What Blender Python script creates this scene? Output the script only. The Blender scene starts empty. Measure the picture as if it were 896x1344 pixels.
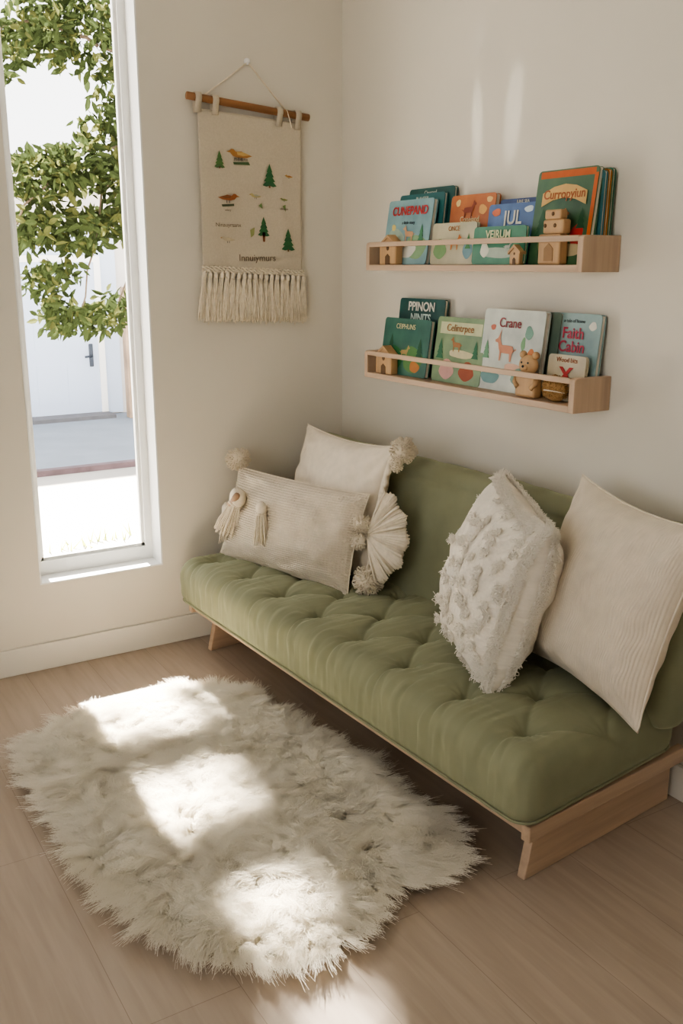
import bpy, bmesh, math, random
import numpy as np
from mathutils import Vector, Matrix, Euler, noise
from mathutils.kdtree import KDTree
random.seed(7); rng=np.random.default_rng(7)
C=bpy.context.collection
sc=bpy.context.scene
# ------------------------------------------------------------------ materials
def newmat(name):
    m=bpy.data.materials.new(name); m.use_nodes=True
    nt=m.node_tree; b=nt.nodes['Principled BSDF']; return m,nt,b
def N(nt,t,**k):
    n=nt.nodes.new(t)
    for a,v in k.items(): setattr(n,a,v)
    return n
def mat(name,col,rough=.6,var=.0,vscale=8,bump=0,bscale=60,sheen=0,stretch=(1,1,1),coord='Object',col2=None,metal=0,bdist=.01):
    m,nt,b=newmat(name)
    b.inputs['Roughness'].default_value=rough; b.inputs['Metallic'].default_value=metal
    b.inputs['Base Color'].default_value=(*col,1)
    tc=N(nt,'ShaderNodeTexCoord'); mp=N(nt,'ShaderNodeMapping'); mp.inputs['Scale'].default_value=stretch
    nt.links.new(tc.outputs[coord],mp.inputs['Vector'])
    no=N(nt,'ShaderNodeTexNoise'); no.inputs['Scale'].default_value=vscale; no.inputs['Detail'].default_value=5
    nt.links.new(mp.outputs[0],no.inputs['Vector'])
    rp=N(nt,'ShaderNodeValToRGB')
    c1=tuple(max(0,c*(1-var)) for c in col); c2=col2 or tuple(min(1,c*(1+var)) for c in col)
    rp.color_ramp.elements[0].position=.3; rp.color_ramp.elements[1].position=.7
    rp.color_ramp.elements[0].color=(*c1,1); rp.color_ramp.elements[1].color=(*c2,1)
    nt.links.new(no.outputs['Fac'],rp.inputs['Fac']); nt.links.new(rp.outputs[0],b.inputs['Base Color'])
    if bump:
        n2=N(nt,'ShaderNodeTexNoise'); n2.inputs['Scale'].default_value=bscale; n2.inputs['Detail'].default_value=4
        nt.links.new(mp.outputs[0],n2.inputs['Vector'])
        bp=N(nt,'ShaderNodeBump'); bp.inputs['Strength'].default_value=bump; bp.inputs['Distance'].default_value=bdist
        nt.links.new(n2.outputs['Fac'],bp.inputs['Height']); nt.links.new(bp.outputs[0],b.inputs['Normal'])
    if sheen:
        b.inputs['Sheen Weight'].default_value=sheen; b.inputs['Sheen Roughness'].default_value=.35
        b.inputs['Sheen Tint'].default_value=(*[min(1,c*2.2+.1) for c in col],1)
    return m
def woodmat(name,col,axis=0,var=.16,rough=.5):
    s=[38,38,38]; s[axis]=2.2
    return mat(name,col,rough,var,1.0,.12,3,stretch=tuple(s),bdist=.003)
_flat={}
def flat(col,rough=.55):
    k=tuple(round(c,3) for c in col)
    if k not in _flat: _flat[k]=mat('paint_%d'%len(_flat),col,rough,.07,30)
    return _flat[k]
def sheet(name,col,trans=.35,rough=.8):
    m=bpy.data.materials.new(name); m.use_nodes=True; nt=m.node_tree
    nt.nodes.clear(); o=N(nt,'ShaderNodeOutputMaterial'); d=N(nt,'ShaderNodeBsdfDiffuse'); t=N(nt,'ShaderNodeBsdfTranslucent'); mx=N(nt,'ShaderNodeMixShader')
    tc=N(nt,'ShaderNodeTexCoord'); no=N(nt,'ShaderNodeTexNoise'); no.inputs['Scale'].default_value=6
    nt.links.new(tc.outputs['Object'],no.inputs['Vector'])
    rp=N(nt,'ShaderNodeValToRGB'); rp.color_ramp.elements[0].position=.3; rp.color_ramp.elements[1].position=.7
    rp.color_ramp.elements[0].color=(*[c*.93 for c in col],1); rp.color_ramp.elements[1].color=(*[min(1,c*1.02) for c in col],1)
    nt.links.new(no.outputs['Fac'],rp.inputs['Fac'])
    nt.links.new(rp.outputs[0],d.inputs[0]); nt.links.new(rp.outputs[0],t.inputs[0])
    mx.inputs[0].default_value=trans
    nt.links.new(d.outputs[0],mx.inputs[1]); nt.links.new(t.outputs[0],mx.inputs[2]); nt.links.new(mx.outputs[0],o.inputs[0])
    return m
# ------------------------------------------------------------------ mesh helpers
def empty(name,loc=(0,0,0),rot=(0,0,0)):
    e=bpy.data.objects.new(name,None); e.location=loc; e.rotation_euler=rot; e.empty_display_size=.05; C.objects.link(e); return e
def obj(name,verts,faces,m=None,parent=None,smooth=False,loc=None,rot=None,uv=None):
    me=bpy.data.meshes.new(name); me.from_pydata([tuple(map(float,v)) for v in verts],[],[tuple(map(int,f)) for f in faces]); me.update()
    o=bpy.data.objects.new(name,me); C.objects.link(o)
    if m: me.materials.append(m)
    if parent: o.parent=parent
    if smooth: me.polygons.foreach_set('use_smooth',[True]*len(me.polygons))
    if loc is not None: o.location=loc
    if rot is not None: o.rotation_euler=rot
    return o
def box(name,a,b,m,parent=None,bev=0,seg=2,loc=None,rot=None):
    x0,y0,z0=a; x1,y1,z1=b
    v=[(x0,y0,z0),(x1,y0,z0),(x1,y1,z0),(x0,y1,z0),(x0,y0,z1),(x1,y0,z1),(x1,y1,z1),(x0,y1,z1)]
    f=[(0,3,2,1),(4,5,6,7),(0,1,5,4),(1,2,6,5),(2,3,7,6),(3,0,4,7)]
    o=obj(name,v,f,m,parent,loc=loc,rot=rot)
    if bev:
        md=o.modifiers.new('bev','BEVEL'); md.width=bev; md.segments=seg; md.limit_method='NONE'
    return o
def multibox(name,boxes,m,parent=None):
    V=[];F=[]
    for a,b in boxes:
        x0,y0,z0=a; x1,y1,z1=b; k=len(V)
        V+=[(x0,y0,z0),(x1,y0,z0),(x1,y1,z0),(x0,y1,z0),(x0,y0,z1),(x1,y0,z1),(x1,y1,z1),(x0,y1,z1)]
        F+=[tuple(k+i for i in f) for f in [(0,3,2,1),(4,5,6,7),(0,1,5,4),(1,2,6,5),(2,3,7,6),(3,0,4,7)]]
    return obj(name,V,F,m,parent)
def prism(name,pts,y0,y1,m,parent=None,bev=0,axis='y',loc=None,rot=None):
    n=len(pts)
    if axis=='y': V=[(p[0],y0,p[1]) for p in pts]+[(p[0],y1,p[1]) for p in pts]
    else: V=[(y0,p[0],p[1]) for p in pts]+[(y1,p[0],p[1]) for p in pts]
    F=[tuple(range(n)),tuple(range(2*n-1,n-1,-1))]+[(i,(i+1)%n,n+(i+1)%n,n+i) for i in range(n)]
    o=obj(name,V,F,m,parent,loc=loc,rot=rot)
    bm=bmesh.new(); bm.from_mesh(o.data); bmesh.ops.recalc_face_normals(bm,faces=bm.faces); bm.to_mesh(o.data); bm.free()
    if bev:
        md=o.modifiers.new('bev','BEVEL'); md.width=bev; md.segments=2; md.limit_method='ANGLE'
    return o
def tubes(name,paths,rad,m,parent=None,sides=6,taper=1.0):
    V=[];F=[]
    for pi,P in enumerate(paths):
        P=np.asarray(P,float); K=len(P); r0=rad[pi] if hasattr(rad,'__len__') else rad
        T=np.gradient(P,axis=0); T/=np.linalg.norm(T,axis=1)[:,None]+1e-9
        ref=np.array([0,0,1.]) if abs(T[:,2]).mean()<.8 else np.array([1.,0,0])
        A=np.cross(T,ref); A/=np.linalg.norm(A,axis=1)[:,None]+1e-9; B=np.cross(T,A)
        k=len(V)
        for i in range(K):
            r=r0*(1+(taper-1)*i/(K-1))
            for j in range(sides):
                a=2*math.pi*j/sides; V.append(P[i]+r*(math.cos(a)*A[i]+math.sin(a)*B[i]))
        for i in range(K-1):
            for j in range(sides):
                F.append((k+i*sides+j,k+i*sides+(j+1)%sides,k+(i+1)*sides+(j+1)%sides,k+(i+1)*sides+j))
        F.append(tuple(k+j for j in range(sides))[::-1]); F.append(tuple(k+(K-1)*sides+j for j in range(sides)))
    return obj(name,V,F,m,parent,smooth=True)
def ball(name,c,r,m,parent=None,sq=(1,1,1),lump=0,seg=20):
    bm=bmesh.new(); bmesh.ops.create_uvsphere(bm,u_segments=seg,v_segments=seg//2+2,radius=1)
    for v in bm.verts:
        d=1+lump*noise.noise(v.co*6+Vector(c)*9)
        v.co=Vector((v.co.x*r*sq[0]*d,v.co.y*r*sq[1]*d,v.co.z*r*sq[2]*d))
    me=bpy.data.meshes.new(name); bm.to_mesh(me); bm.free(); me.materials.append(m)
    me.polygons.foreach_set('use_smooth',[True]*len(me.polygons))
    o=bpy.data.objects.new(name,me); C.objects.link(o); o.location=c
    if parent: o.parent=parent
    return o
def hair(name,P,r_root,r_tip,m,parent=None):
    n,K,_=P.shape
    hc=bpy.data.hair_curves.new(name); hc.add_curves([K]*n)
    hc.attributes['position'].data.foreach_set('vector',np.ascontiguousarray(P,dtype=np.float32).ravel())
    at=hc.attributes.get('radius') or hc.attributes.new('radius','FLOAT','POINT')
    rr=np.tile(np.linspace(r_root,r_tip,K),n).astype(np.float32); at.data.foreach_set('value',rr)
    hc.materials.append(m); o=bpy.data.objects.new(name,hc); C.objects.link(o)
    if parent: o.parent=parent
    return o
def text(name,s,size,m,parent,loc,rot,align='CENTER',ext=.0006,sx=1,bold=0):
    cu=bpy.data.curves.new(name,'FONT'); cu.body=s; cu.size=size; cu.align_x=align; cu.align_y='CENTER'; cu.extrude=ext; cu.offset=bold
    cu.materials.append(m); o=bpy.data.objects.new(name,cu); C.objects.link(o); o.parent=parent; o.location=loc; o.rotation_euler=rot; o.scale=(sx,1,1); return o
def rounded_grid_box(hx,hy,hz,r,n):
    V={};vl=[];F=[]
    def vid(p):
        k=tuple(round(c,5) for c in p)
        if k not in V: V[k]=len(vl); vl.append(p)
        return V[k]
    def face(o,u,v,nu,nv):
        o=np.array(o);u=np.array(u);v=np.array(v)
        idx=[[vid(o+u*i/nu+v*j/nv) for j in range(nv+1)] for i in range(nu+1)]
        for i in range(nu):
            for j in range(nv): F.append((idx[i][j],idx[i+1][j],idx[i+1][j+1],idx[i][j+1]))
    nx,ny,nz=n; X,Y,Z=2*hx,2*hy,2*hz
    face((-hx,-hy,hz),(X,0,0),(0,Y,0),nx,ny); face((-hx,hy,-hz),(X,0,0),(0,-Y,0),nx,ny)
    face((-hx,-hy,-hz),(X,0,0),(0,0,Z),nx,nz); face((hx,hy,-hz),(-X,0,0),(0,0,Z),nx,nz)
    face((hx,-hy,-hz),(0,Y,0),(0,0,Z),ny,nz); face((-hx,hy,-hz),(0,-Y,0),(0,0,Z),ny,nz)
    P=np.array(vl); H=np.array([hx,hy,hz]); rr=np.minimum(r,H*.98)
    Q=np.clip(P,-(H-rr),(H-rr)); D=(P-Q)/rr; L=np.linalg.norm(D,axis=1)[:,None]+1e-9
    Nn=D/L; m=np.max(np.abs(D),axis=1)[:,None]
    return Q+Nn*m*rr,F,Nn
# ------------------------------------------------------------------ base materials
M_wall=mat('wall_paint',(.74,.695,.61),.85,.015,3,.05,220,bdist=.002)
M_ceil=mat('ceiling_paint',(.84,.82,.77),.9,.01,3)
M_trim=mat('trim_paint',(.78,.75,.68),.45,.01,3)
M_white=mat('window_vinyl',(.86,.86,.84),.35,.01,5)
M_oak=woodmat('light_oak_x',(.51,.37,.26),0); M_oaky=woodmat('light_oak_y',(.49,.355,.25),1); M_oakz=woodmat('light_oak_z',(.51,.37,.26),2)
M_beech=woodmat('toy_beech',(.48,.30,.15),2,.12)
M_dowel=woodmat('dowel_wood',(.30,.14,.055),1,.25)
M_cream=mat('cream_cotton',(.77,.685,.56),.9,.05,40,.3,500,sheen=.15,bdist=.002)
M_yarn=mat('cream_yarn',(.80,.71,.57),.9,.08,60,.4,400,bdist=.002)
M_canvas=mat('natural_canvas',(.62,.55,.44),.9,.05,160,.5,700,bdist=.002)

def floor_mat():
    m,nt,b=newmat('oak_plank_floor')
    tc=N(nt,'ShaderNodeTexCoord'); 
    br=N(nt,'ShaderNodeTexBrick'); br.offset=.37; br.inputs['Scale'].default_value=1; br.inputs['Brick Width'].default_value=1.9; br.inputs['Row Height'].default_value=.235
    br.inputs['Mortar Size'].default_value=.0009; br.inputs['Mortar Smooth'].default_value=.3
    br.inputs['Color1'].default_value=(.445,.365,.292,1); br.inputs['Color2'].default_value=(.43,.348,.278,1); br.inputs['Mortar'].default_value=(.28,.22,.17,1)
    nt.links.new(tc.outputs['Object'],br.inputs['Vector'])
    mp=N(nt,'ShaderNodeMapping'); mp.inputs['Scale'].default_value=(1.3,16,1); nt.links.new(tc.outputs['Object'],mp.inputs['Vector'])
    no=N(nt,'ShaderNodeTexNoise'); no.inputs['Scale'].default_value=2.2; no.inputs['Detail'].default_value=8; no.inputs['Distortion'].default_value=.6; nt.links.new(mp.outputs[0],no.inputs['Vector'])
    rp=N(nt,'ShaderNodeValToRGB'); rp.color_ramp.elements[0].position=.3; rp.color_ramp.elements[0].color=(.84,.82,.79,1); rp.color_ramp.elements[1].position=.65; rp.color_ramp.elements[1].color=(1.03,1.03,1.03,1)
    nt.links.new(no.outputs['Fac'],rp.inputs[0])
    mx=N(nt,'ShaderNodeMix',data_type='RGBA',blend_type='MULTIPLY'); mx.inputs[0].default_value=.8
    nt.links.new(br.outputs['Color'],mx.inputs[6]); nt.links.new(rp.outputs[0],mx.inputs[7])
    mp2=N(nt,'ShaderNodeMapping'); mp2.inputs['Scale'].default_value=(1.6,3.2,1); nt.links.new(tc.outputs['Object'],mp2.inputs['Vector'])
    vo=N(nt,'ShaderNodeTexVoronoi'); vo.inputs['Scale'].default_value=1.1; nt.links.new(mp2.outputs[0],vo.inputs['Vector'])
    kr=N(nt,'ShaderNodeValToRGB'); kr.color_ramp.elements[0].position=.015; kr.color_ramp.elements[0].color=(.35,.3,.26,1); kr.color_ramp.elements[1].position=.06; kr.color_ramp.elements[1].color=(1,1,1,1)
    nt.links.new(vo.outputs['Distance'],kr.inputs[0])
    mx2=N(nt,'ShaderNodeMix',data_type='RGBA',blend_type='MULTIPLY'); mx2.inputs[0].default_value=.8
    nt.links.new(mx.outputs[2],mx2.inputs[6]); nt.links.new(kr.outputs[0],mx2.inputs[7])
    nt.links.new(mx2.outputs[2],b.inputs['Base Color']); b.inputs['Roughness'].default_value=.45
    bp=N(nt,'ShaderNodeBump'); bp.inputs['Strength'].default_value=.2; bp.inputs['Distance'].default_value=.002; bp.invert=True
    nt.links.new(br.outputs['Fac'],bp.inputs['Height']); nt.links.new(bp.outputs[0],b.inputs['Normal'])
    return m
# ------------------------------------------------------------------ room shell
RX,RY,RZ=5.2,-4.3,2.85
box('floor',(-.15,RY-.15,-.12),(RX+.15,.15,0),floor_mat())
box('ceiling',(-.15,RY-.15,RZ),(RX+.15,.15,RZ+.12),M_ceil)
wy0,wy1,wz0,wz1=-1.325,-.84,.335,2.62
multibox('wall_left',[((-.15,RY-.15,0),(0,wy0,RZ)),((-.15,wy1,0),(0,.15,RZ)),((-.15,wy0,0),(0,wy1,wz0)),((-.15,wy0,wz1),(0,wy1,RZ))],M_wall)
box('wall_back',(0,0,0),(RX+.15,.15,RZ),M_wall)
box('wall_right',(RX,RY-.15,0),(RX+.15,0,RZ),M_wall)
fx0,fx1,fz0,fz1=1.5,4.3,.7,2.35
multibox('wall_front',[((0,RY-.15,0),(fx0,RY,RZ)),((fx1,RY-.15,0),(RX,RY,RZ)),((fx0,RY-.15,0),(fx1,RY,fz0)),((fx0,RY-.15,fz1),(fx1,RY,RZ))],M_wall)
box('baseboard_left',(0,RY,0),(.014,0,.105),M_trim,bev=.003)
box('baseboard_back',(.014,-.014,0),(RX,0,.105),M_trim,bev=.003)
w=empty('window_1')
fw=.034; X0,X1=-.14,-.095
multibox('frame',[((X0,wy0,wz0),(X1,wy0+fw,wz1)),((X0,wy1-fw,wz0),(X1,wy1,wz1)),((X0,wy0+fw,wz0),(X1,wy1-fw,wz0+.06)),((X0,wy0+fw,wz1-.05),(X1,wy1-fw,wz1))],M_white,w)
multibox('sash',[((-.128,wy0+fw,wz0+.06),(-.108,wy0+fw+.012,wz1-.05)),((-.128,wy1-fw-.012,wz0+.06),(-.108,wy1-fw,wz1-.05)),((-.128,wy0+fw,wz0+.06),(-.108,wy1-fw,wz0+.072))],M_white,w)
multibox('reveal_lining',[((-.095,wy1-.006,wz0),(0.001,wy1,wz1)),((-.095,wy0,wz0),(0.001,wy0+.006,wz1)),((-.095,wy0,wz0),(.002,wy1,wz0+.006))],M_white,w)
gm=bpy.data.materials.new('window_glass'); gm.use_nodes=True; nt=gm.node_tree; nt.nodes.clear()
o_=N(nt,'ShaderNodeOutputMaterial'); t_=N(nt,'ShaderNodeBsdfTransparent'); g_=N(nt,'ShaderNodeBsdfGlossy'); g_.inputs['Roughness'].default_value=.02; fr=N(nt,'ShaderNodeFresnel'); fr.inputs[0].default_value=1.3
mx=N(nt,'ShaderNodeMixShader'); nt.links.new(fr.outputs[0],mx.inputs[0]); nt.links.new(t_.outputs[0],mx.inputs[1]); nt.links.new(g_.outputs[0],mx.inputs[2]); nt.links.new(mx.outputs[0],o_.inputs[0])
obj('pane',[(-.118,wy0+fw,wz0+.06),(-.118,wy1-fw,wz0+.06),(-.118,wy1-fw,wz1-.05),(-.118,wy0+fw,wz1-.05)],[(0,1,2,3)],gm,w)
w2=empty('window_2')
multibox('frame',[((fx0,RY-.12,fz0),(fx0+.05,RY-.06,fz1)),((fx1-.05,RY-.12,fz0),(fx1,RY-.06,fz1)),((fx0,RY-.12,fz0),(fx1,RY-.06,fz0+.05)),((fx0,RY-.12,fz1-.05),(fx1,RY-.06,fz1)),((2.87,RY-.12,fz0),(2.93,RY-.06,fz1))],M_white,w2)

# ------------------------------------------------------------------ outside
M_conc=mat('driveway_concrete',(.38,.365,.34),.9,.08,2,.2,40)
M_walk_shade=mat('shade_tinted_sidewalk',(.20,.23,.27),.9,.08,2,.2,40)  # house shade put into the colour: darker and bluer than the driveway
GZ=-.6
box('ground',(-30,-20,GZ-.2),(-6.62,25,GZ),M_walk_shade)
box('driveway',(-6.5,-20,GZ-.25),(-.15,25,GZ-.06),M_conc)
box('curb',(-6.62,-20,GZ-.25),(-6.5,25,GZ+.0),mat('faded_curb_paint',(.12,.08,.09),.8,.3,4))
M_house=mat('house_stucco',(.60,.57,.54),.9,.06,3,.3,60)
h=empty('neighbour_house')
box('stucco_wall',(-13,-6,GZ),(-10.05,8,2.6),M_house,h)
box('garage_panel',(-10.05,-2.5,GZ+.02),(-10.0,2.35,1.95),mat('white_cladding_shade_tint',(.50,.58,.72),.6,.02,3),h)  # white wall, its bluish shade put into the base colour
box('eave',(-13,-6.2,2.6),(-9.7,8.2,2.75),M_white,h)
d=empty('door_1')
box('slab',(-10.0,1.02,GZ+.05),(-9.95,2.02,1.53),mat('white_door_shade_tint',(.50,.58,.73),.5,.01,3),d)  # white door with the blue of the shade painted into its colour
multibox('casing',[((-10.0,.93,GZ),(-9.93,1.02,1.62)),((-10.0,2.02,GZ),(-9.93,2.11,1.62)),((-10.0,1.02,1.53),(-9.93,2.02,1.62))],M_white,d)
multibox('raised_panels',[((-9.955,1.14,-.4),(-9.945,1.48,.15)),((-9.955,1.56,-.4),(-9.945,1.78,.15)),((-9.955,1.14,.35),(-9.945,1.48,1.4)),((-9.955,1.56,.35),(-9.945,1.78,1.4))],bpy.data.materials['white_door_shade_tint'],d)
M_iron=mat('dark_iron',(.05,.06,.08),.4,.1,5,metal=.8)
box('lock_plate',(-9.95,1.88,.10),(-9.93,1.94,.42),M_iron,d,bev=.01)
tubes('lever',[[(-9.93,1.91,.25),(-9.88,1.91,.25),(-9.87,1.86,.25),(-9.87,1.80,.245)]],.016,M_iron,d)
box('threshold',(-10.0,.93,GZ),(-9.6,2.11,GZ+.05),mat('door_mat_grey',(.12,.12,.13),.9,.1,9),d)
box('utility_post',(-9.6,2.26,GZ),(-9.45,2.42,1.2),mat('weathered_post',(.36,.26,.18),.8,.2,6),None,bev=.01)
tr=empty('olive_tree')
M_bark=mat('bark',(.12,.09,.065),.95,.3,20,.6,30)
M_leaf=sheet('leaf',(.032,.044,.018),.25); M_leaf2=sheet('leaf_painted_sun',(.072,.080,.030),.40)  # second leaf colour is a lighter copy with sunlight painted in
def limb(a,b,sag=.0,k=10):
    a=np.array(a,float);b=np.array(b,float); s=np.linspace(0,1,k)[:,None]
    P=a+(b-a)*s; P[:,2]+=(sag*4*s*(1-s))[:,0]; P+=rng.normal(0,.012,P.shape)*np.minimum(s*4,1); return P
T0=(-3.3,1.35,GZ-.06)
paths=[limb(T0,(-3.2,1.25,1.6)),limb((-3.2,1.25,1.6),(-3.1,1.0,3.4)),limb((-3.15,1.15,2.2),(-3,.0,2.85),.15),limb((-3,.0,2.85),(-3.0,-.65,2.85),.1),
 limb((-3.2,1.22,1.7),(-3,.1,2.25),.15),limb((-3,.1,2.25),(-3,-.6,1.75),.12),limb((-3,.1,2.2),(-3,-.25,1.15),.1),limb((-3,.5,2.0),(-3,.0,1.1),.15),
 limb((-3.1,1.0,3.4),(-3,-.1,3.72),.1),limb((-3,-.1,3.72),(-3,-1.1,3.76),.0),limb((-3.1,.9,3.6),(-3.,.1,4.2),.1),limb((-3,.1,4.2),(-3,-1.1,4.26),.0),limb((-3.1,1.0,3.4),(-3.2,.9,4.9))]
tubes('branches',paths,[.09,.06,.025,.012,.025,.012,.009,.01,.022,.010,.022,.010,.05],M_bark,tr,6,.6)
def leaves(cl,name,m,L=.098):
    V=[];F=[]
    for c_ in cl:
        cy,cz,ry,rz,n=c_[:5]; xs=c_[5] if len(c_)>5 else .38
        for i in range(n):
            while True:
                q=rng.uniform(-1,1,3)
                if q@q<1: break
            p=np.array([-3+q[0]*xs,cy+q[1]*ry,cz+q[2]*rz])
            d=rng.normal(0,1,3); d[2]-=.3; d/=np.linalg.norm(d); s=np.cross(d,rng.normal(0,1,3)); s/=np.linalg.norm(s); nn=np.cross(d,s)
            l=L*rng.uniform(.6,1.15); wd=l*.22; k=len(V)
            V+= [p,p+d*l*.3+s*wd*.9+nn*wd*.3,p+d*l*.65+s*wd*.85+nn*wd*.3,p+d*l,p+d*l*.65-s*wd*.85+nn*wd*.3,p+d*l*.3-s*wd*.9+nn*wd*.3]
            F+= [(k,k+1,k+2,k+3),(k,k+3,k+4,k+5)]
    return obj(name,V,F,m,tr)
cl=[(-.40,2.90,.24,.2,300),(-.05,2.95,.3,.3,380),(.15,2.6,.16,.25,190),(-.60,2.72,.1,.15,60),(-.05,2.38,.12,.12,50),
 (-.42,2.05,.22,.20,300),(-.15,2.12,.22,.16,240),(.08,2.1,.14,.3,220),(-.5,1.72,.17,.14,200),(-.22,1.72,.2,.16,230),(.02,1.78,.14,.12,150),
 (-.45,1.4,.13,.14,110),(-.35,1.17,.14,.13,170),(-.12,1.14,.13,.1,130),(.03,1.22,.1,.12,90),(-.3,1.45,.1,.1,40)]
sun_blockers=[(-1.05,3.75,.24,.11,430,.06),(-.65,3.76,.3,.15,450,.06),(-.66,3.98,.17,.2,380,.06),(-.95,4.27,.28,.13,450,.06),(-.62,4.27,.27,.15,380,.06),  # unseen upper leaf clusters, placed to break the sunbeam into patches
 (-1.14,4.48,.12,.14,200,.06),(-.68,4.52,.19,.25,480,.06),(-.70,4.77,.2,.16,420,.06),(-.95,4.65,.3,.03,110,.06),(-1.15,4.77,.1,.12,120,.06),(-.9,5.02,.5,.18,900,.08),(.2,3.9,.4,.5,300,.2),
 (-.92,4.0,.26,.5,55,.06),(-.74,3.45,.07,.14,60,.05),(-1.08,3.35,.1,.2,14,.05),(-.95,4.5,.2,.15,26,.05)]
leaves(cl+sun_blockers,'foliage',M_leaf); leaves([(a,b_,c*1.05,d_*1.05,n//4) for a,b_,c,d_,n in cl],'foliage_painted_sun',M_leaf2)
V=[];F=[]
for i in range(150):
    x=rng.uniform(-3.9,-3.1); y=rng.uniform(-.6,.4)
    if noise.noise(Vector((x*3,y*3,0)))<.08: continue
    l=rng.uniform(.04,.14); a=rng.uniform(0,6.28); k=len(V); p=np.array([x,y,GZ-.06]); s=np.array([math.cos(a),math.sin(a),0])*.008; t=np.array([rng.normal(0,.04),rng.normal(0,.04),l])
    V+=[p-s,p+s,p+t]; F.append((k,k+1,k+2))
obj('grass_tufts',V,F,sheet('grass',(.30,.34,.08),.4))

# ------------------------------------------------------------------ sofa
M_velvet=mat('green_velvet',(.240,.246,.155),.9,.05,14,.10,900,sheen=.5,bdist=.001)
SP=Vector((1.035,-.45,0)); sofa=empty('futon_sofa',SP,(0,0,math.radians(2.4)))
hx,hy,hz=.975,.325,.095; zc=.188+hz
P,F,Nn=rounded_grid_box(hx,hy,hz,.062,(420,140,30))
x=P[:,0]; y=P[:,1]; z=P[:,2]
vun=(y+hy)-(hz-z)
sp=.2437; cols=[-hx+.12+sp*k for k in range(8)]; rows=[.135,.30,.465]
tuf=[]; segs=[]
for ri,rv in enumerate(rows):
    xs=cols if ri%2==0 else [-hx+.12-sp/2+sp*k for k in range(1,9)]
    for xx in xs: tuf.append((xx+random.uniform(-.008,.008),rv+random.uniform(-.006,.006)))
for a in tuf:
    for q in tuf:
        if .1<q[1]-a[1]<.22 and abs(abs(q[0]-a[0])-sp/2)<.03: segs.append((a,q,1.))
        if abs(q[1]-a[1])<.03 and .15<q[0]-a[0]<.3: segs.append((a,q,.35))
for a in tuf:
    if a[1]<.18:
        segs.append((a,(a[0]+random.uniform(-.02,.02),-.15),1.)); segs.append((a,(a[0]-.055+random.uniform(-.01,.01),-.10),.7)); segs.append((a,(a[0]+.06+random.uniform(-.01,.01),-.09),.7))
        segs.append(((a[0]+sp/2,.05),(a[0]+sp/2+random.uniform(-.02,.02),-.12),.5))
    if a[1]>.42: segs.append((a,(a[0],.63),.8))
crease=np.zeros(len(P)); puffd=np.full(len(P),9.)
for (a,b,wt) in segs:
    a=np.array(a);b=np.array(b);d_=b-a; t=((x-a[0])*d_[0]+(vun-a[1])*d_[1])/(d_@d_); t=np.clip(t,0,1)
    dd=np.hypot(x-(a[0]+t*d_[0]),vun-(a[1]+t*d_[1]))
    fall=1-.6*np.sin(np.clip(t,0,1)*math.pi) if b[1]>0 and wt>.5 else (1-.65*t)
    crease=np.maximum(crease,wt*fall*np.exp(-dd/.011))
    if wt>.75: puffd=np.minimum(puffd,dd+(.0 if b[1]>0 else .03))
rt=np.full(len(P),9.); ang=np.zeros(len(P))
for a in tuf:
    r_=np.hypot(x-a[0],vun-a[1]); mk=r_<rt; rt=np.where(mk,r_,rt); ang=np.where(mk,np.arctan2(vun-a[1],x-a[0]),ang)
topw=np.clip(np.clip((Nn[:,2]+.25)/.6,0,1)+np.clip(-Nn[:,1],0,1)*.9,0,1)
low=np.clip((z+hz)/.08,0,1); topw*=low; endf=np.clip((hx-np.abs(x))/.04,.0,1)
frontfade=np.where(vun<.03,np.clip(.8+vun*6,.22,1),1.); ff2=np.where(vun<.03,np.clip(.95+vun*3,.7,1),1.)
disp=(.007*(1-np.exp(-puffd/.05))-.030*np.exp(-(rt/.020)**1.3)-.014*np.exp(-rt/.045)+.0028*np.cos(ang*10)*np.exp(-rt/.055)*np.clip(rt/.02,0,1))*frontfade-.012*crease*ff2
disp=disp*topw*(.3+.7*endf)
wr=np.array([noise.noise(Vector((p[0]*14,vv*4,3.))) *.003+noise.noise(Vector((p[0]*40,vv*7,9.)))*.0030*(1.7 if abs(vv+.03)<.11 else .8)+noise.noise(Vector((p[0]*95,vv*14,5.)))*.0013 for p,vv in zip(P,vun)])
puff=.014*(1-(x/hx)**8)*(1-(y/hy)**4)*(Nn[:,2]>.3)
P=P+Nn*(disp+wr*topw)[:,None]; P[:,2]+=puff
SH=.065
P[:,0]-=np.where(x>0,SH*(x/hx)**2*(y+hy)/(2*hy),0)
ob=obj('seat_mattress',P,F,M_velvet,sofa,True,loc=(0,0,zc))
def rrect(hx,hy,r,z,n=8):
    out=[]
    for cx,cy,a0 in [(hx-r,hy-r,0),(-hx+r,hy-r,90),(-hx+r,-hy+r,180),(hx-r,-hy+r,270)]:
        for i in range(n+1):
            a=math.radians(a0+90*i/n); xx=cx+r*math.cos(a); yy=cy+r*math.sin(a)
            if xx>0: xx-=SH*(xx/hx)**2*(yy+hy)/(2*hy)
            out.append((xx,yy,z))
    out.append(out[0]); return out
tubes('seat_piping',[rrect(hx-.006,hy-.006,.055,zc-hz+.028)],.004,M_velvet,sofa)
P,F,Nn=rounded_grid_box(.955,.06,.27,.05,(200,12,60))
wr=np.array([noise.noise(Vector((p[0]*5,p[1]*5,p[2]*6)))*.006+noise.noise(Vector((p[0]*14,1,p[2]*10)))*.003 for p in P])
P=P+Nn*wr[:,None]
P[:,1]-=.018*np.cos(np.clip(P[:,2]/.27,-1,1)*1.5)*(Nn[:,1]<-.3)
seam_=np.exp(-((P[:,2]-.20)/.006)**2)*(Nn[:,1]<-.2); P[:,1]+=.009*seam_
ob=obj('back_cushion',P,F,M_velvet,sofa,True,loc=(0.01,.285,.565),rot=(math.radians(-13),0,0))
sk=math.radians(4.2)
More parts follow.
